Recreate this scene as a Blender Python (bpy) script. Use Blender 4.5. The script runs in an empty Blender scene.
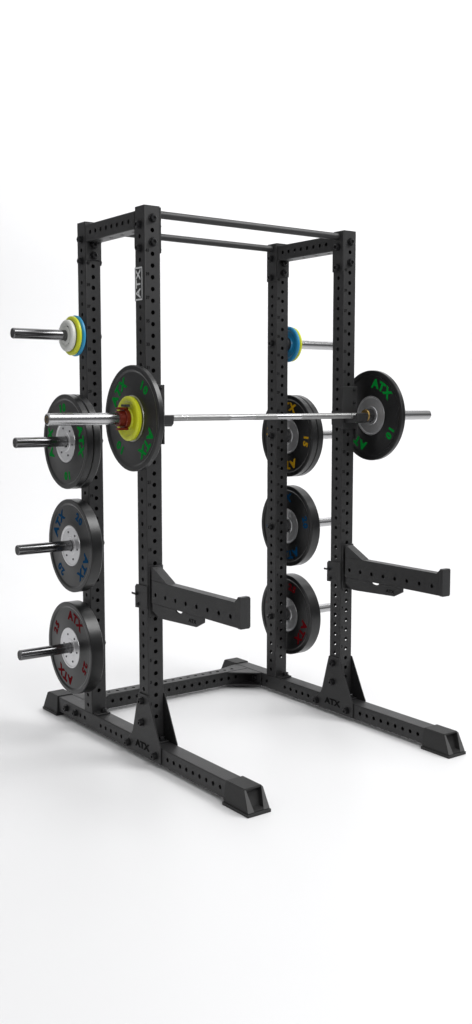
import bpy, bmesh, math, random
from mathutils import Matrix, Vector
R = math.radians; PI = math.pi
random.seed(4)
scene = bpy.context.scene
col = scene.collection

# ------------------------------------------------------------------ camera
cam_d = bpy.data.cameras.new("camera"); cam = bpy.data.objects.new("camera", cam_d); col.objects.link(cam)
cam_d.sensor_fit = 'VERTICAL'; cam_d.sensor_height = 36; cam_d.lens = 36*1043.064/1024
cam_d.shift_x = -.369/1024; cam_d.shift_y = -3.83/1024
cam.location = (-2.3797, -3.8985, 1.6168)
cam.rotation_euler = (PI/2-0.10398, 0, -0.63414)
cam_d.clip_start = .05; cam_d.clip_end = 200
scene.camera = cam

# ------------------------------------------------------------------ world and lamps
world = bpy.data.worlds.new("World"); scene.world = world; world.use_nodes = True
wn = world.node_tree; wn.nodes.clear()
wo = wn.nodes.new('ShaderNodeOutputWorld'); wb = wn.nodes.new('ShaderNodeBackground')
wt = wn.nodes.new('ShaderNodeTexCoord'); ws = wn.nodes.new('ShaderNodeSeparateXYZ'); wr = wn.nodes.new('ShaderNodeValToRGB')
wn.links.new(wt.outputs['Generated'], ws.inputs[0]); wn.links.new(ws.outputs['Z'], wr.inputs[0])
wr.color_ramp.elements[0].position = 0.0; wr.color_ramp.elements[0].color = (.14, .14, .145, 1)
wr.color_ramp.elements[1].position = 0.6; wr.color_ramp.elements[1].color = (.62, .62, .62, 1)
e = wr.color_ramp.elements.new(.22); e.color = (.18, .18, .185, 1)
wn.links.new(wr.outputs[0], wb.inputs['Color']); wb.inputs['Strength'].default_value = 1.0
wn.links.new(wb.outputs[0], wo.inputs[0])

def area_lamp(name, loc, target, sx, sy, power):
    l = bpy.data.lights.new(name, 'AREA'); l.shape = 'RECTANGLE'; l.size = sx; l.size_y = sy; l.energy = power
    o = bpy.data.objects.new(name, l); col.objects.link(o); o.location = loc
    o.rotation_euler = (Vector(target)-Vector(loc)).to_track_quat('-Z', 'Y').to_euler()
    return o
area_lamp('key_softbox', (2.5, -1.9, 5.0), (.4, .3, .8), 2.4, 2.4, 160)
area_lamp('overhead_softbox', (.8, 1.6, 6.0), (.6, .5, 0), 4.5, 4.5, 36)
area_lamp('front_softbox', (-.5, -4.2, 3.5), (.1, .2, 2.0), 1.4, 1.4, 88)
area_lamp('backdrop_softbox', (3.0, 2.4, 6.0), (4.6, 7.5, 1.6), 9.0, 2.0, 250)

scene.view_settings.view_transform = 'Standard'; scene.view_settings.look = 'None'
scene.view_settings.exposure = 0; scene.view_settings.gamma = 1
scene.render.engine = 'CYCLES'

# ------------------------------------------------------------------ materials
def mat(name, colour, rough=.5, metal=0, bump=0, scale=400, spec=.5, vary=0, vscale=8, aniso=0, coat=0):
    m = bpy.data.materials.new(name); m.use_nodes = True; n = m.node_tree; b = n.nodes['Principled BSDF']
    b.inputs['Base Color'].default_value = (*colour, 1); b.inputs['Roughness'].default_value = rough
    b.inputs['Metallic'].default_value = metal; b.inputs['Specular IOR Level'].default_value = spec
    b.inputs['Coat Weight'].default_value = coat
    tc = n.nodes.new('ShaderNodeTexCoord')
    if bump:
        nz = n.nodes.new('ShaderNodeTexNoise'); nz.inputs['Scale'].default_value = scale; nz.inputs['Detail'].default_value = 3
        bp = n.nodes.new('ShaderNodeBump'); bp.inputs['Strength'].default_value = bump; bp.inputs['Distance'].default_value = .001
        n.links.new(tc.outputs['Object'], nz.inputs['Vector']); n.links.new(nz.outputs['Fac'], bp.inputs['Height'])
        n.links.new(bp.outputs[0], b.inputs['Normal'])
    if vary:
        nz = n.nodes.new('ShaderNodeTexNoise'); nz.inputs['Scale'].default_value = vscale; nz.inputs['Detail'].default_value = 5
        mr = n.nodes.new('ShaderNodeMapRange'); mr.inputs['To Min'].default_value = rough-vary; mr.inputs['To Max'].default_value = rough+vary
        n.links.new(tc.outputs['Object'], nz.inputs['Vector']); n.links.new(nz.outputs['Fac'], mr.inputs['Value'])
        n.links.new(mr.outputs[0], b.inputs['Roughness'])
    return m
M = dict(
    powder=mat('black_powder_coat', (.0175, .0175, .018), .44, bump=.35, scale=900, vary=.06, spec=.42),
    cap=mat('black_plastic', (.018, .018, .019), .45, bump=.1, scale=600),
    foot=mat('black_rubber_foot', (.014, .014, .014), .6, bump=.3, scale=500),
    footrib=mat('grey_rubber_rib', (.075, .075, .075), .55, bump=.2, scale=500),
    rubber=mat('bumper_rubber', (.0055, .0057, .006), .31, bump=.15, scale=350, vary=.06, vscale=14, spec=.52),
    bolt=mat('black_bolt', (.012, .012, .013), .3, metal=.4, vary=.08, vscale=60),
    chrome=mat('chrome', (.44, .44, .445), .19, metal=1), chrome_dim=mat('chrome_dark_reflections', (.17, .17, .173), .17, metal=1),  # second chrome: same metal, dark reflections put into its base colour
    knurl=mat('knurled_steel', (.30, .30, .298), .40, metal=1, bump=.6, scale=1200),
    steel=mat('machined_steel_hub', (.66, .66, .67), .34, metal=.85, vary=.03, vscale=12),
    darkhole=mat('hub_recess', (.05, .05, .055), .5),
    green=mat('green_print', (.001, .21, .028), .7, spec=.03), blue=mat('blue_print', (.001, .043, .115), .7, spec=.03),
    red=mat('red_print', (.115, .002, .005), .7, spec=.03), yellow=mat('amber_print', (.44, .25, .01), .7, spec=.03),
    p_white=mat('white_rubber', (.62, .63, .60), .4, bump=.1), p_yellow=mat('yellow_rubber', (.54, .58, .012), .38, bump=.1),
    p_blue=mat('blue_rubber', (.012, .23, .43), .38, bump=.1), p_navy=mat('deep_blue_rubber', (.01, .19, .38), .4, bump=.1),
    clamp=mat('red_anodised_clamp', (.13, .012, .005), .32, metal=.3), brass=mat('brass_bushing', (.42, .28, .10), .4, metal=.9),
    label=mat('silver_label', (.62, .63, .63), .45), gloss=mat('gloss_black_letters', (.008, .008, .009), .25),
    mark=mat('dark_stamping', (.004, .004, .004), .8, spec=.1), printing=mat('dark_grey_print', (.14, .14, .15), .5),
)

# ------------------------------------------------------------------ helpers
def empty(name, loc, label=None, cat=None, group=None):
    o = bpy.data.objects.new(name, None); col.objects.link(o); o.location = loc; o.empty_display_size = .05
    if label: o['label'] = label
    if cat: o['category'] = cat
    if group: o['group'] = group
    return o
def wpos(o):
    v = Vector((0, 0, 0))
    while o: v += o.location; o = o.parent
    return v
def obj(name, bm, m, parent=None, org=None, smooth=False):
    """bm in world coordinates; the object's origin goes to org (world) or the parent's origin"""
    base = wpos(parent) if parent else Vector((0, 0, 0))
    org = Vector(org) if org is not None else base
    bmesh.ops.translate(bm, verts=bm.verts, vec=-org)
    me = bpy.data.meshes.new(name); bm.to_mesh(me); bm.free()
    me.materials.append(M[m] if isinstance(m, str) else m)
    if smooth:
        for p in me.polygons: p.use_smooth = True
        me.set_sharp_from_angle(angle=R(14))
    o = bpy.data.objects.new(name, me); col.objects.link(o)
    o.parent = parent; o.location = org-base
    return o
def place(o, parent, world_loc, rot=None):
    c = o.copy(); col.objects.link(c); c.parent = parent; c.location = Vector(world_loc)-wpos(parent)
    if rot is not None: c.rotation_euler = rot
    return c
def copy_tree(o, parent=None):
    c = o.copy(); col.objects.link(c); c.parent = parent
    for ch in list(o.children): copy_tree(ch, c)
    return c
def join(bm, other, mtx=None):
    me = bpy.data.meshes.new('tmp'); other.to_mesh(me); other.free()
    if mtx: me.transform(mtx)
    bm.from_mesh(me); bpy.data.meshes.remove(me)
def box(x0, x1, y0, y1, z0, z1, b=.002, seg=2):
    bm = bmesh.new(); bmesh.ops.create_cube(bm, size=1)
    bmesh.ops.scale(bm, verts=bm.verts, vec=(x1-x0, y1-y0, z1-z0))
    bmesh.ops.translate(bm, verts=bm.verts, vec=((x0+x1)/2, (y0+y1)/2, (z0+z1)/2))
    if b: bmesh.ops.bevel(bm, geom=bm.edges, offset=b, segments=seg, affect='EDGES', profile=.5)
    return bm
def prism(poly, lo, hi, axis, b=.0015, seg=2):
    """poly: list of 2D points; axis 'x' -> (y,z), 'y' -> (x,z), 'z' -> (x,y)"""
    f = {'x': lambda a, c, t: (t, a, c), 'y': lambda a, c, t: (a, t, c), 'z': lambda a, c, t: (a, c, t)}[axis]
    bm = bmesh.new()
    lo_v = [bm.verts.new(f(a, c, lo)) for a, c in poly]; hi_v = [bm.verts.new(f(a, c, hi)) for a, c in poly]
    n = len(poly); bm.faces.new(lo_v); bm.faces.new(hi_v[::-1])
    for i in range(n): bm.faces.new((lo_v[i], hi_v[i], hi_v[(i+1) % n], lo_v[(i+1) % n]))
    bmesh.ops.recalc_face_normals(bm, faces=bm.faces)
    if b: bmesh.ops.bevel(bm, geom=bm.edges, offset=b, segments=seg, affect='EDGES', profile=.5)
    return bm
def lathe(profile, c, n=64, axis='x', closed=False):
    """profile: (position along axis, radius)"""
    bm = bmesh.new(); rings = []
    for a, r in profile:
        ring = []
        for k in range(n if r > 1e-6 else 1):
            t = 2*PI*k/n; u, v = r*math.cos(t), r*math.sin(t)
            ring.append(bm.verts.new({'x': (c[0]+a, c[1]+u, c[2]+v), 'y': (c[0]+u, c[1]+a, c[2]+v), 'z': (c[0]+u, c[1]+v, c[2]+a)}[axis]))
        rings.append(ring)
    pairs = list(zip(rings, rings[1:]))
    if closed: pairs.append((rings[-1], rings[0]))
    for A, B in pairs:
        for k in range(n):
            k2 = (k+1) % n
            if len(A) == 1 and len(B) == 1: continue
            if len(A) == 1: bm.faces.new((A[0], B[k], B[k2]))
            elif len(B) == 1: bm.faces.new((A[k], B[0], A[k2]))
            else: bm.faces.new((A[k], B[k], B[k2], A[k2]))
    bmesh.ops.recalc_face_normals(bm, faces=bm.faces)
    return bm
def ptube(w, L, holes, mtx, rh=.0098, r=.0045, t=.0032, d=None, cap=True, hoff=0):
    """hollow square tube along local z, with round holes through its walls; holes: four lists of z (x-, x+, y-, y+)"""
    d = d or w
    bm = bmesh.new(); N = 16
    sides = [((-1, 0), (0, -1), w/2, d/2), ((1, 0), (0, 1), w/2, d/2), ((0, -1), (1, 0), d/2, w/2), ((0, 1), (-1, 0), d/2, w/2)]
    for (n, u, off, half), hz in zip(sides, holes):
        ho = hoff*(1 if n == (-1, 0) else -1 if n == (1, 0) else 0)
        hw = half-r
        P = lambda a, z, dep: bm.verts.new((n[0]*(off-dep)+u[0]*a, n[1]*(off-dep)+u[1]*a, z))
        hz = sorted(hz); cuts = [0]+[(a+b)/2 for a, b in zip(hz, hz[1:])]+[L]
        if not hz: cuts = [0, L]
        segs = []
        prev = 0
        if hz:
            # keep cells near-square around each hole, plain strips elsewhere
            for h in hz:
                lo = max(prev, h-.0249); hi = min(L, h+.0249)
                if lo-prev > 1e-5: segs.append((prev, lo, None))
                segs.append((lo, hi, h)); prev = hi
        if L-prev > 1e-5: segs.append((prev, L, None))
        for lo, hi, h in segs:
            for dep in (0, t):
                if h is None:
                    q = [P(-hw, lo, dep), P(hw, lo, dep), P(hw, hi, dep), P(-hw, hi, dep)]
                    bm.faces.new(q if dep == 0 else q[::-1])
                else:
                    inn, out = [], []
                    for k in range(N):
                        a = 2*PI*k/N; cx, cz = math.cos(a), math.sin(a); mx = max(abs(cx), abs(cz))
                        inn.append((ho+rh*cx, h+rh*cz))
                        sx, sz = cx/mx, cz/mx
                        out.append((sx*hw, h+sz*((hi-h) if sz > 0 else (h-lo))))
                    vi = [P(a, z, dep) for a, z in inn]; vo = [P(a, z, dep) for a, z in out]
                    for k in range(N):
                        k2 = (k+1) % N; q = (vi[k], vo[k], vo[k2], vi[k2])
                        bm.faces.new(q if dep == 0 else q[::-1])
                    if dep == 0: outer = vi
                    else:
                        for k in range(N):
                            k2 = (k+1) % N; bm.faces.new((outer[k], outer[k2], vi[k2], vi[k]))
    # rounded corners
    for sx, sy in ((1, 1), (-1, 1), (-1, -1), (1, -1)):
        a0 = math.atan2(sy, sx)-PI/4; ring = []
        for k in range(4):
            a = a0+k*PI/6; x = sx*(w/2-r)+r*math.cos(a); y = sy*(d/2-r)+r*math.sin(a)
            ring.append((bm.verts.new((x, y, 0)), bm.verts.new((x, y, L))))
        for A, B in zip(ring, ring[1:]): bm.faces.new((A[0], B[0], B[1], A[1]))
    if cap:
        for z in (0.0, L):
            pts = []
            for sx, sy in ((1, 1), (-1, 1), (-1, -1), (1, -1)):
                a0 = math.atan2(sy, sx)-PI/4
                for k in range(4):
                    a = a0+k*PI/6; pts.append(bm.verts.new((sx*(w/2-r)+r*math.cos(a), sy*(d/2-r)+r*math.sin(a), z)))
            bm.faces.new(pts if z else pts[::-1])
    bm.transform(mtx)
    return bm
def text_bm(body, size, depth, bold=.0, font_space=1.0):
    cu = bpy.data.curves.new('t', 'FONT'); cu.body = body; cu.size = size; cu.extrude = depth; cu.offset = bold
    cu.align_x = 'CENTER'; cu.align_y = 'CENTER'; cu.resolution_u = 3; cu.space_character = font_space
    to = bpy.data.objects.new('t', cu); col.objects.link(to)
    me = to.to_mesh().copy() if False else bpy.data.meshes.new_from_object(to)
    bm = bmesh.new(); bm.from_mesh(me)
    bpy.data.objects.remove(to); bpy.data.curves.remove(cu); bpy.data.meshes.remove(me)
    return bm
def basis(right, up, loc):
    r = Vector(right).normalized(); u = Vector(up).normalized(); n = r.cross(u)
    m = Matrix((r, u, n)).transposed().to_4x4(); m.translation = Vector(loc); return m
VX = lambda x, y, z: Matrix.Translation((x, y, z))

# ------------------------------------------------------------------ dimensions
W, S, H = 1.2244, .0800, 2.4424
YR = .5295                     # front face of the rear uprights
YC = YR+S/2
BB, BT = .0075, .0851           # base beam bottom, top
P5 = .04984
FLOOR = -.012                    # height of the floor

# ------------------------------------------------------------------ the setting: a seamless white sweep
fm = bpy.data.materials.new('white_sweep'); fm.use_nodes = True; nt = fm.node_tree; b = nt.nodes['Principled BSDF']
b.inputs['Base Color'].default_value = (.80, .80, .806, 1); b.inputs['Roughness'].default_value = .42
b.inputs['Specular IOR Level'].default_value = .25
tc = nt.nodes.new('ShaderNodeTexCoord'); nz = nt.nodes.new('ShaderNodeTexNoise'); nz.inputs['Scale'].default_value = 1.3; nz.inputs['Detail'].default_value = 4
mr = nt.nodes.new('ShaderNodeMapRange'); mr.inputs['To Min'].default_value = .36; mr.inputs['To Max'].default_value = .5
nt.links.new(tc.outputs['Object'], nz.inputs['Vector']); nt.links.new(nz.outputs['Fac'], mr.inputs['Value']); nt.links.new(mr.outputs[0], b.inputs['Roughness'])
bm = bmesh.new()
prof = [(-14, 0), (-6, 0), (0, 0), (3.5, 0)]
for k in range(1, 13):
    a = k*PI/24; prof.append((3.5+3*math.sin(a), 3-3*math.cos(a)))
prof += [(6.5, 6), (6.5, 13)]
yaw = .6325; dx, dy = math.sin(yaw), math.cos(yaw)
rows = [[bm.verts.new((dx*a+dy*s_, dy*a-dx*s_, z+FLOOR)) for s_ in (-14, 14)] for a, z in prof]
for A, B in zip(rows, rows[1:]): bm.faces.new((A[0], A[1], B[1], B[0]))
bmesh.ops.recalc_face_normals(bm, faces=bm.faces)
fl = obj('floor', bm, fm, smooth=True); fl['kind'] = 'structure'
if fl.data.polygons[0].normal.z < 0: fl.data.flip_normals()

# ------------------------------------------------------------------ the rack
rack = empty('power_rack', (W/2, .3, FLOOR), 'tall matte black steel power rack with perforated uprights standing on the white floor', 'power rack')

# bolt prototype: axis along -X (head outward to -X), origin at the face it sits on
def bolt_bm(rad=.0145, out=.0165):
    bm = bmesh.new()
    join(bm, lathe([(0, 0), (0, rad*1.35), (-.003, rad*1.35), (-.003, 0)], (0, 0, 0), 20))
    join(bm, lathe([(-.003, 0), (-.003, rad*1.05), (-out, rad), (-out-.002, rad*.8), (-out-.002, rad*.5), (-out+.003, rad*.45), (-out+.003, 0)], (0, 0, 0), 6))
    return bm
bolt_me = obj('bolt', bolt_bm(), 'bolt').data
_b = bpy.data.objects['bolt']; bpy.data.objects.remove(_b)
ROT = {'x-': (0, 0, 0), 'x+': (0, 0, PI), 'y-': (0, 0, PI/2), 'y+': (0, 0, -PI/2), 'z+': (0, PI/2, 0)}
def bolt(parent, loc, d):
    o = bpy.data.objects.new('bolt', bolt_me); col.objects.link(o); o.parent = parent
    o.location = Vector(loc)-wpos(parent); o.rotation_euler = ROT[d]
    return o

# uprights
ZF = [2.389-P5*k-BT for k in range(45)]; ZF = [z for z in ZF if z > .03]
ZS = [2.364-P5*k-BT for k in range(46)]; ZS = [z for z in ZS if z > .03]
up0 = obj('upright', ptube(S, H-BT, (ZS, ZS, ZF, ZF), VX(S/2, S/2, BT)), 'powder', rack, (S/2, S/2, BT))
ups = {(0, 0): up0}
for i in (0, 1):
    for j in (0, 1):
        if (i, j) != (0, 0): ups[(i, j)] = place(up0, rack, (S/2+i*(W-S), S/2+j*YR, BT))
# small stamped numerals beside every second hole of the front faces
def numerals(parent, x0, y):
    for k, z in enumerate(ZF[3::2]):
        bm = text_bm(str(44-2*k-3), .0185, .0002, .0008); bm.transform(basis((1, 0, 0), (0, 0, 1), (x0+.0135, y-.0004, z+BT+.012)))
        obj('stamped_numeral', bm, 'mark', parent)
for (i, j), u in ups.items(): numerals(u, i*(W-S), j*YR)
for (i, j), u in ups.items():     # foot flange and bolt on the beam top
    x0 = i*(W-S); y0 = j*YR
    fo = obj('foot_flange', box(x0+.006, x0+S-.006, y0-.052, y0-.001, BT+.0005, BT+.008), 'powder', u)
    bolt(fo, (x0+S/2+.012, y0-.028, BT+.008), 'z+')

# base beams (local z -> -Y)
def beam_y(y_front, y_back, xc, zc, holes, w=S):
    L = y_back-y_front
    m = Matrix(((1, 0, 0, xc), (0, 0, -1, y_back), (0, 1, 0, zc), (0, 0, 0, 1)))
    hs = [[y_back-h for h in hh] for hh in holes]
    return ptube(w, L, hs, m, d=.0776)
side_holes = [-.154-.0496*k for k in range(9)]+[.247+.0496*k for k in range(5)]+[.606, .655]
for i in (0, 1):
    x0 = i*(W-S)
    bb = obj('base_beam', beam_y(-.700, .99, x0+S/2, (BB+BT)/2, (side_holes, side_holes, [], [])), 'powder', rack)
    for y in (.8015, .702): bolt(bb, (x0, y, .0463), 'x-')
    if i == 0:
        for y in (.875, .68): bolt(bb, (x0+S, y, .0463), 'x+')

# gusset plates each side of the front uprights, bolted
def gusset(parent, x0, x1):
    poly = [(.0800, .299), (-.002, .299), (-.096, .108), (-.107, .088), (-.107, .0105), (.197, .0105), (.197, .045), (.142, .096), (.132, .112)]
    return obj('gusset_plate', prism(poly, x0, x1, 'x', .0024, 1), 'powder', parent)
for i in (0, 1):
    x0 = i*(W-S); u = ups[(i, 0)]
    g1 = gusset(u, x0-.0065, x0-.0008); g2 = gusset(u, x0+S+.0008, x0+S+.0065)
    for y, z in ((.046, .265), (.048, .166), (.171, .040), (-.063, .040)):
        bolt(g1, (x0-.0065, y, z), 'x-'); bolt(g2, (x0+S+.0065, y, z), 'x+')
    t = text_bm('ATX', .043, .0008, .0012)
    t.transform(Matrix.Scale(1.35, 4, (1, 0, 0)))
    t.transform(basis((0, -1, 0), (0, 0, 1), (x0-.0075, .047, .058)))
    obj('lettering', t, 'mark', g1)

# moulded feet
def foot(xc, y_in, y_out):
    """y_in: inner end of the sleeve, y_out: outer end of the base slab"""
    sg = 1 if y_out > y_in else -1; h = S/2+.005
    f = empty('rubber_foot', (0, 0, 0)); f.parent = rack; f.location = Vector((xc, y_out, FLOOR))-wpos(rack)
    bm = bmesh.new()
    a, b_ = y_in+sg*.012, y_out-sg*.044         # sleeve
    def ring(y, z, hx): return [(xc-hx, y, z), (xc+hx, y, z)]
    # body: hexahedron, narrower on top, sloping outer face
    v = [bm.verts.new(c) for c in (
        (xc-h-.007, y_in, .0015), (xc+h+.007, y_in, .0015), (xc+h+.009, y_out-sg*.006, .0015), (xc-h-.009, y_out-sg*.006, .0015),
        (xc-h+.001, y_in+sg*.006, .0895), (xc+h-.001, y_in+sg*.006, .0895), (xc+h-.001, b_, .0895), (xc-h+.001, b_, .0895))]
    for q in ((0, 1, 2, 3), (4, 5, 6, 7), (0, 1, 5, 4), (1, 2, 6, 5), (2, 3, 7, 6), (3, 0, 4, 7)): bm.faces.new([v[k] for k in q])
    bmesh.ops.recalc_face_normals(bm, faces=bm.faces)
    # recess in the sloping outer face: wide above, narrow below
    fr = [fc for fc in bm.faces if set(fc.verts) == {v[2], v[3], v[7], v[6]}][0]
    res = bmesh.ops.inset_individual(bm, faces=[fr], thickness=.008)
    ri = fr
    for vv in ri.verts:
        low = vv.co.z < .045
        if low: vv.co.x = xc+(vv.co.x-xc)*.55; vv.co.z += .006
        else: vv.co.z -= .002
    r2 = bmesh.ops.extrude_discrete_faces(bm, faces=[ri])['faces']
    for vv in r2[0].verts: vv.co.y -= sg*.030
    bmesh.ops.bevel(bm, geom=[e_ for e_ in bm.edges if e_.calc_length() > .03], offset=.0022, segments=2, affect='EDGES')
    obj('foot_body', bm, 'foot', f)
    ya, yb = sorted((y_in, y_out))
    obj('foot_base', box(xc-h-.0125, xc+h+.0125, ya, yb, FLOOR, .0015, .002), 'foot', f)
    # two lighter ribs flanking the recess
    for sx in (-1, 1):
        rb = bmesh.new()
        tri = [(xc+sx*(h-.0065), .0855), (xc+sx*(h+.0005), .0855), (xc+sx*(h+.0085), .004), (xc+sx*.024, .004)]
        q = []
        for dd in (0, .0022):
            for x, z in tri:
                tt = (z-.0015)/.088; y = (y_out-sg*.006)*(1-tt)+b_*tt+sg*(.0004+dd)
                q.append(rb.verts.new((x, y, z)))
        for idx in ((0, 1, 2, 3), (4, 5, 6, 7), (0, 1, 5, 4), (1, 2, 6, 5), (2, 3, 7, 6), (3, 0, 4, 7)): rb.faces.new([q[k] for k in idx])
        bmesh.ops.recalc_face_normals(rb, faces=rb.faces)
        obj('foot_rib', rb, 'footrib', f)
    return f
for i in (0, 1):
    xc = i*(W-S)+S/2
    foot(xc, -.588, -.764)
    foot(xc, .885, 1.045)

# rear crossbeam with triangular end brackets
cbz = (BB+BT)/2
L = W-2*S-.012
mx = Matrix(((0, 0, 1, S+.006), (1, 0, 0, .8165), (0, 1, 0, cbz), (0, 0, 0, 1)))
hx = [.05*k+.02 for k in range(0, 21) if .06 < .05*k+.02 < L-.05]
cb = obj('rear_crossbeam', ptube(.0770, L, (hx, hx, [], hx), mx), 'powder', rack)
for i in (0, 1):
    sg = 1 if i == 0 else -1; xi = S+.0008 if i == 0 else W-S-.0008
    br = obj('corner_bracket', box(min(xi, xi+sg*.0055), max(xi, xi+sg*.0055), .655, .90, BB, BT-.001, .001), 'powder', cb)
    for z0, z1 in ((BT-.0075, BT-.0015), (BB+.001, BB+.007)):
        for ya, yb in ((.7765, .655), (.855, .895)):
            g = obj('corner_web', prism([(xi+sg*.006, ya), (xi+sg*.150, ya), (xi+sg*.006, yb)], z0, z1, 'z', .0008), 'powder', cb)

# top crossbeams on each side, with bolted flange plates
th = [.134+.0496*k for k in range(8)]
for i in (0, 1):
    x0 = i*(W-S)
    tb = obj('top_crossbeam', beam_y(S+.006, YR-.006, x0+S/2, 2.3885, (th, th, [.155+.1*k for k in range(4)], [])), 'powder', rack)
    for ya, yb in ((S+.0008, S+.006), (YR-.006, YR-.0008)):
        obj('flange_plate', box(x0+.001, x0+S-.001, ya, yb, 2.268, 2.427, .0015), 'powder', tb)
    for z in (2.339, 2.289): bolt(tb, (x0+S/2, YR-.006, z), 'y-'); bolt(tb, (x0+S/2, YR+S, z), 'y+')
    for z in (2.389, 2.289): bolt(tb, (x0+S/2, 0, z), 'y-')

# pull-up bars with end flanges on the inner faces
for j in (0, 1):
    yc = S/2+j*YR
    pb = obj('pull_up_bar', lathe([(S+.006, 0), (S+.006, .0168), (W-S-.006, .0168), (W-S-.006, 0)], (0, yc, 2.415), 28), 'powder', rack, smooth=True)
    for i in (0, 1):
        xa = S+.0008 if i == 0 else W-S-.006
        fp = obj('flange_plate', box(xa, xa+.0052, yc-S/2+.001, yc+S/2-.001, 2.245, 2.439, .0015), 'powder', pb)
        xo, xi = (0, xa+.0052) if i == 0 else (W, xa)
        for z in (2.364, 2.2643):
            bolt(fp, (xo, yc, z), 'x-' if i == 0 else 'x+'); bolt(fp, (xi, yc, z), 'x+' if i == 0 else 'x-')

# storage horns
HZ = [1.916, 1.4178, .9194, .421]
for i in (0, 1):
    for z in HZ:
        sg = -1 if i == 0 else 1; xf = 0 if i == 0 else W
        h = empty('storage_horn', (0, 0, 0)); h.parent = rack; h.location = Vector((xf, YC, z))-wpos(rack)
        pr = [(.008, 0), (.008, .0245), (.354, .0245), (.358, .0225), (.358, .0205), (.355, .0195), (.355, 0)]
        obj('horn_sleeve', lathe([(sg*a, r) for a, r in pr], (xf, YC, z), 40), 'chrome_dim' if i == 0 else 'chrome', h, smooth=True)  # all horns are one chrome; left ones carry dark reflections in the colour
        pr = [(.3554, 0), (.3554, .0192), (.357, .0186), (.357, 0)]
        obj('end_cap', lathe([(sg*a, r) for a, r in pr], (xf, YC, z), 32), 'cap', h, smooth=True)
        fp = obj('horn_collar', lathe([(sg*a, r) for a, r in [(.0006, 0), (.0006, .036), (.006, .0375), (.022, .0375), (.0255, .034), (.0255, 0)]], (xf, YC, z), 32), 'powder', h, smooth=True)
        bolt(h, (S if i == 0 else W-S, YC, z), 'x+' if i == 0 else 'x-')

# silver upright label with the maker's letters
lb = bmesh.new()
t = text_bm('ATX', .050, .0006, .0006); t.transform(Matrix.Scale(1.22, 4, (1, 0, 0)))
join(lb, t, basis((0, 0, 1), (0, 1, 0), (-.0026, .049, 2.1135)))
for y0, y1, z0, z1 in ((.0742, .0782, 2.044, 2.184), (.018, .0782, 2.1780, 2.1845), (.018, .0782, 2.0430, 2.0495), (.018, .0208, 2.044, 2.184)):
    join(lb, box(-.0032, -.002, y0, y1, z0, z1, 0))
lp = obj('name_plate', box(-.0018, -.0004, .018, .0785, 2.042, 2.1855, 0), 'powder', ups[(0, 0)])
obj('lettering', lb, 'label', lp)

# ------------------------------------------------------------------ J-cups
def j_cup(x0, label):
    zt, zb = 1.680, 1.500
    t = empty('j_cup', (x0+S/2, -.01, zb), label, 'j-cup', 'j-cups hooked on the front uprights')
    obj('back_plate', box(x0-.009, x0+S+.0075, -.014, -.0035, 1.47, zt, .0015), 'powder', t)
    obj('side_plate', prism([(-.013, 1.68), (.055, 1.66), (.055, 1.45), (.03, 1.42), (-.013, 1.42)], x0+S+.001, x0+S+.0075, 'x'), 'powder', t)
    obj('side_plate', prism([(-.013, 1.56), (.070, 1.56), (.070, 1.49), (-.013, 1.47)], x0-.0105, x0-.0012, 'x'), 'powder', t)
    obj('cradle', prism([(-.0145, 1.500), (-.088, 1.500), (-.104, 1.512), (-.108, 1.548), (-.097, 1.549), (-.090, 1.5285), (-.0145, 1.5262)], x0+.002, x0+S-.004, 'x'), 'powder', t)
    obj('cradle_liner', box(x0+.004, x0+S-.006, -.089, -.016, 1.5265, 1.5283, .0005), 'cap', t)
    for z in (1.665, 1.60):
        b_ = bolt(t, (x0+S-.014, -.014, z), 'y-'); b_.scale = (.45, .45, .45)
    return t
j_cup(0, 'black j-cup half hidden behind the loaded plate beside the yellow disc')
j_cup(W-S, 'black j-cup on the upright in front of the plate with the bare steel hub')

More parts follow.
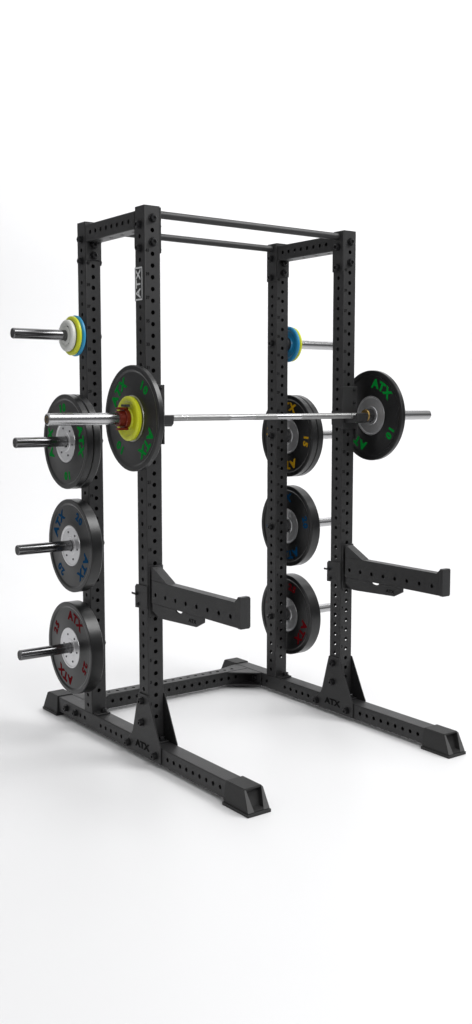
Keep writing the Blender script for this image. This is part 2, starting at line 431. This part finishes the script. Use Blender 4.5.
# ------------------------------------------------------------------ spotter arms
def spotter(x0, label):
    t = empty('spotter_arm', (x0+S/2, 0, .724), label, 'spotter arm', 'spotter arms on the front uprights')
    xa, xb = x0+.003, x0+.0475
    L = .636; m = Matrix(((1, 0, 0, (xa+xb)/2), (0, 0, -1, -.030), (0, 1, 0, .7745), (0, 0, 0, 1)))
    hs = [.0305+.0797*k for k in range(8)]
    tb = ptube(xb-xa, L, (hs, hs, [], []), m, d=.101, rh=.0095, r=.0012, hoff=.0112)
    obj('arm_tube', tb, 'powder', t)
    obj('wedge_bracket', prism([(-.030, .8255), (-.030, .884), (-.040, .884), (-.153, .8262), (-.153, .8255)], xa, xb, 'x', 0), 'powder', t)
    obj('saddle_plate', box(x0+.004, x0+S-.004, -.010, -.003, .656, .886, .001), 'powder', t)
    obj('saddle_core', box(x0+.018, x0+.044, -.0295, -.0105, .735, .872, .001), 'powder', t)
    obj('saddle_web', prism([(-.0105, .7225), (-.0105, .660), (-.045, .658), (-.120, .700), (-.120, .7225)], x0+.030, x0+.038, 'x', .0008), 'powder', t)
    pts = [(-.034, .7235), (-.034, .690), (-.090, .666), (-.125, .6665), (-.376, .677), (-.432, .705), (-.432, .7235), (-.272, .7235)]
    for k in range(1, 8): a = PI*k/8; pts.append((-.246-.026*math.cos(a), .7235-.010*math.sin(a)))
    pts += [(-.220, .7235)]
    pl = obj('lower_gusset', prism(pts, xa+.0005, xa+.0085, 'x', .0006), 'powder', t)
    tx = text_bm('ATX', .022, .0004, .0004); tx.transform(Matrix.Scale(1.3, 4, (1, 0, 0)))
    tx.transform(basis((0, -1, 0), (0, 0, 1), (xa, -.350, .697)))
    obj('lettering', tx, 'mark', pl)
    obj('end_stop', prism([(x0-.001, .729), (x0+.004, .722), (x0+.046, .722), (x0+.051, .729), (x0+.051, .842), (x0+.046, .849), (x0+.004, .849), (x0-.001, .842)], -.6880, -.6665, 'y', .0015), 'powder', t)
    obj('end_gusset', prism([(-.6662, .8252), (-.6662, .845), (-.646, .8252)], xa, xb, 'x', .0006), 'powder', t)
    ph = obj('pin_housing', prism([(-.002, .692), (.100, .686), (.100, .782), (.088, .794), (-.002, .794)], x0-.0048, x0-.0010, 'x', .0006), 'powder', t)
    obj('pin', lathe([(0, 0), (0, .007), (-.008, .007), (-.008, 0)], (x0-.0048, .085, .750), 16), 'bolt', ph)
    obj('pin_lever', box(x0-.0165, x0-.0129, .076, .112, .746, .756, .0015), 'bolt', ph)
    b_ = bolt(ph, (x0-.0048, .075, .704), 'x-'); b_.scale = (.4, .5, .5)
    return t
spotter(0, 'long black spotter arm with square end stop on the upright nearest the loaded yellow disc')
spotter(W-S, 'long black spotter arm below the barbell plate that shows its bare steel hub')

# ------------------------------------------------------------------ plates
def lettering(parent, m, face_x, c, items):
    for word, ang, size, rad in items:
        bm = bmesh.new()
        word_l = list(word); n = len(word_l); step = size*.80/rad if n > 2 else size*.70/rad
        for k, ch in enumerate(word_l):
            a = R(ang)+(k-(n-1)/2)*step
            up = (0, -math.sin(a), math.cos(a)); rt = (0, -math.cos(a), -math.sin(a))
            t = text_bm(ch, size, .0005, size*.05)
            t.transform(Matrix.Scale(1.12, 4, (1, 0, 0)))
            join(bm, t, basis(rt, up, (face_x, c[1]-rad*math.sin(a), c[2]+rad*math.cos(a))))
        obj('lettering', bm, m, parent)
PL = 'weight plates with printed letters'
def bumper(x0, x1, c, colour, atx, num, number, label, hub_m='steel', rd=.2245, bolts=True):
    """disc between x0 and x1; the lettered face looks to -X"""
    t = empty('bumper_plate', (x0, c[0], c[1]), label, 'weight plate', PL)
    cc = (0, c[0], c[1]); rh = .0985; rr = .006
    pr = [(x0+.004, rh), (x0+.004, .112), (x0+.0048, .116), (x0+.0048, .196), (x0+.0005, .204), (x0, .206), (x0, rd-.003), (x0+.003, rd),
          (x1-.003, rd), (x1, rd-.003), (x1, .206), (x1-.0048, .198), (x1-.0048, .116), (x1-.004, .112), (x1-.004, rh)]
    obj('rubber_disc', lathe(pr, cc, 96, closed=True), 'rubber', t, smooth=True)
    ph = [(x0+.0055, .0262), (x0+.0035, .028), (x0+.0035, .044), (x0+.0055, .046), (x0+.0055, .088), (x0+.002, .092), (x0+.002, .0978), (x0+.0045, .0983),
          (x1-.0045, .0983), (x1-.002, .0978), (x1-.002, .092), (x1-.0055, .088), (x1-.0055, .0262)]
    hb = obj('steel_hub', lathe(ph, cc, 64, closed=True), hub_m, t, smooth=True)
    if bolts:
        for k in range(6):
            a = R(60*k+20)
            obj('hub_screw', lathe([(x0+.0057, 0), (x0+.0057, .0052), (x0+.0035, .0048), (x0+.0035, .0025), (x0+.005, .002), (x0+.005, 0)], (0, c[0]+.067*math.sin(a), c[1]+.067*math.cos(a)), 12), 'darkhole', hb)
    items = [('ATX', a, .060, .158) for a in atx]+[(number, a, .050, .160) for a in num]
    lettering(t, colour, x0+.0045, cc, items)
    return t
YB, ZB = -.0710, 1.5362
PZ = [z-.0015 for z in HZ]
bumper(-.117, -.092, (YB, ZB), 'green', (-45, 132), (37, -142), '10', 'thin black bumper plate with green letters on the barbell behind a yellow disc', bolts=False)
bumper(1.2665, 1.290, (YB, ZB), 'green', (28, -142), (121, -59), '10', 'bumper plate with green letters and bare steel hub on the unclamped barbell end', bolts=False)
bumper(-.104, -.069, (YC, PZ[1]), 'green', (-95, 86), (-10, 174), '10', 'outer green lettered bumper plate on the storage horn, with a grey screwed hub')
bumper(-.0655, -.0295, (YC, PZ[1]), 'green', (-95, 86), (-10, 174), '10', 'inner bumper plate sandwiched between the outer green lettered plate and the rear upright')
bumper(-.086, -.0295, (YC, PZ[2]), 'blue', (-51, 126), (33, -141), '20', 'thick bumper plate with dark blue letters and grey screwed hub, above red lettered one')
bumper(-.097, -.0295, (YC, PZ[3]), 'red', (20, 200), (-61, 116), '25', 'thick bumper plate with dark red letters and grey screwed hub over the base beam')
bumper(1.2485, 1.2845, (YC, PZ[1]), 'yellow', (-2, 178), (98, -82), '15', 'bumper plate with amber yellow letters half behind the rear upright, crossed by the barbell', 'steel', bolts=False)
bumper(1.288, 1.324, (YC, PZ[1]), 'yellow', (-2, 178), (98, -82), '15', 'second bumper plate stacked behind the amber lettered one, only its rim showing', 'steel', bolts=False)
bumper(1.2485, 1.306, (YC, PZ[2]), 'blue', (-14, 168), (78, -102), '20', 'bumper plate with dark blue letters and plain hub, half behind the far rear upright', 'steel', bolts=False)
bumper(1.2485, 1.316, (YC, PZ[3]), 'red', (121, -59), (18, 198), '25', 'bumper plate with dark red letters and plain hub, half behind the far rear upright', 'steel', bolts=False)

def change_plate(x0, x1, c, rd, m, label, letters=None, slots=0, lm='p_white'):
    t = empty('change_plate', (x0, c[0], c[1]), label, 'weight plate', 'small coloured change plates')
    cc = (0, c[0], c[1])
    pr = [(x0+.001, .0258), (x0+.001, .040), (x0+.007, .043), (x0+.007, rd-.027), (x0+.0015, rd-.020), (x0, rd-.017), (x0, rd-.010), (x0+.0018, rd-.0045), (x0+.006, rd),
          (x1-.005, rd), (x1-.0015, rd-.003), (x1, rd-.007), (x1, rd-.018), (x1-.004, rd-.028), (x1-.004, .044), (x1-.001, .040), (x1-.001, .0258)]
    obj('disc', lathe(pr, cc, 72, closed=True), m, t, smooth=True)
    if letters:
        bm = bmesh.new()
        for k, ch in enumerate(letters):
            a = R(k*360/len(letters)+25)
            join(bm, text_bm(ch, .026, .0005, .0014), basis((0, -math.cos(a), -math.sin(a)), (0, -math.sin(a), math.cos(a)), (x0+.0066, c[0]-(rd-.031)*math.sin(a), c[1]+(rd-.031)*math.cos(a))))
        obj('lettering', bm, lm, t)
    return t
change_plate(-.0480, -.030, (YC, PZ[0]), .0955, 'p_blue', 'blue change plate on the uppermost horn, behind the yellow and white discs')
change_plate(-.0680, -.0485, (YC, PZ[0]), .0915, 'p_yellow', 'yellow change plate sandwiched between the white and the blue disc on the uppermost horn')
change_plate(-.0930, -.0685, (YC, PZ[0]), .0735, 'p_white', 'small white change plate, outermost of the three discs on the uppermost horn', ['A', 'T', 'X'], lm='darkhole')
change_plate(1.2455, 1.2640, (YC, PZ[0]), .0965, 'p_navy', 'deep blue change plate beside the rear upright in front of a yellow disc', ['A', 'T', 'X', '2'], lm='p_blue')
change_plate(1.2645, 1.2835, (YC, PZ[0]), .0930, 'p_yellow', 'yellow change plate of which a thin rim shows past the deep blue disc')
change_plate(-.1390, -.1175, (YB, ZB), .0945, 'p_yellow', 'yellow change plate on the barbell between the green lettered plate and the red clamp')

# ------------------------------------------------------------------ barbell
XE0, XE1 = -.508, 1.684
bar = empty('barbell', (W/2, YB, ZB), 'long chrome barbell with knurled shaft resting across the j-cups', 'barbell')
cB = (0, YB, ZB)
rs = .0142
segs = [(-.062, .135, 'knurl'), (.135, .139, 'chrome'), (.139, .160, 'knurl'), (.160, .164, 'chrome'), (.164, .395, 'knurl'), (.395, .535, 'chrome'), (.535, .665, 'knurl'), (.665, .815, 'chrome'),
        (.815, 1.130, 'knurl'), (1.130, 1.134, 'chrome'), (1.134, 1.236, 'knurl')]
sh_o = obj('shaft', lathe([(-.062, 0), (-.062, rs-.0006), (1.236, rs-.0006), (1.236, 0)], cB, 32), 'chrome', bar, smooth=True)
for a, b_, k in segs:
    if k == 'knurl': obj('knurling', lathe([(a, rs-.0004), (a+.0006, rs), (b_-.0006, rs), (b_, rs-.0004)], cB, 32), 'knurl', sh_o, smooth=True)
for sg, xc, xe in ((-1, -.0625, XE0), (1, 1.2365, XE1)):
    pr = [(xc, .0265), (xc, .031), (xc+sg*.003, .034), (xc+sg*.026, .034), (xc+sg*.029, .034), (xc+sg*.029, .025)]
    obj('collar', lathe(pr, cB, 40), 'bolt', bar, smooth=True)
    pr = [(xc+sg*.0292, 0), (xc+sg*.0292, .0249), (xe-sg*.004, .0249), (xe, .0222), (xe, .0190), (xe-sg*.003, .0185), (xe-sg*.003, 0)]
    sl = obj('sleeve', lathe(pr, cB, 48), 'chrome', bar, smooth=True)
    obj('end_cap', lathe([(xe-sg*.0028, 0), (xe-sg*.0028, .0178), (xe-sg*.0008, .017), (xe-sg*.0008, 0)], cB, 32), 'cap', sl, smooth=True)
    obj('end_ring', lathe([(xe-sg*.0006, .0105), (xe, .0105), (xe, .0125), (xe-sg*.0006, .0125)], cB, 32, closed=True), 'brass', sl, smooth=True)
    obj('bushing', lathe([(xc-sg*.0005, .0145), (xc-sg*.006, .0150), (xc-sg*.008, .023), (xc-sg*.008, .029), (xc-sg*.0005, .031)], cB, 32), 'brass', bar, smooth=True)

# lever clamp on the near sleeve
cl = empty('barbell_clamp', (-.16, YB, ZB), 'dark red lever clamp locked on the barbell sleeve against the yellow disc', 'barbell clamp')
bm = bmesh.new()
join(bm, lathe([(-.140, .0253), (-.140, .040), (-.143, .043), (-.158, .043), (-.161, .040), (-.161, .034), (-.184, .033), (-.186, .030), (-.186, .0253)], cB, 36, closed=True))
obj('clamp_body', bm, 'clamp', cl, smooth=True)
for z in (ZB+.038, ZB-.048):
    obj('clamp_jaw', box(-.196, -.144, YB-.026, YB-.006, z, z+.010, .003), 'clamp', cl)
bm = box(-.160, -.146, YB-.044, YB+.012, ZB+.049, ZB+.060, .003)
obj('lever', bm, 'cap', cl)
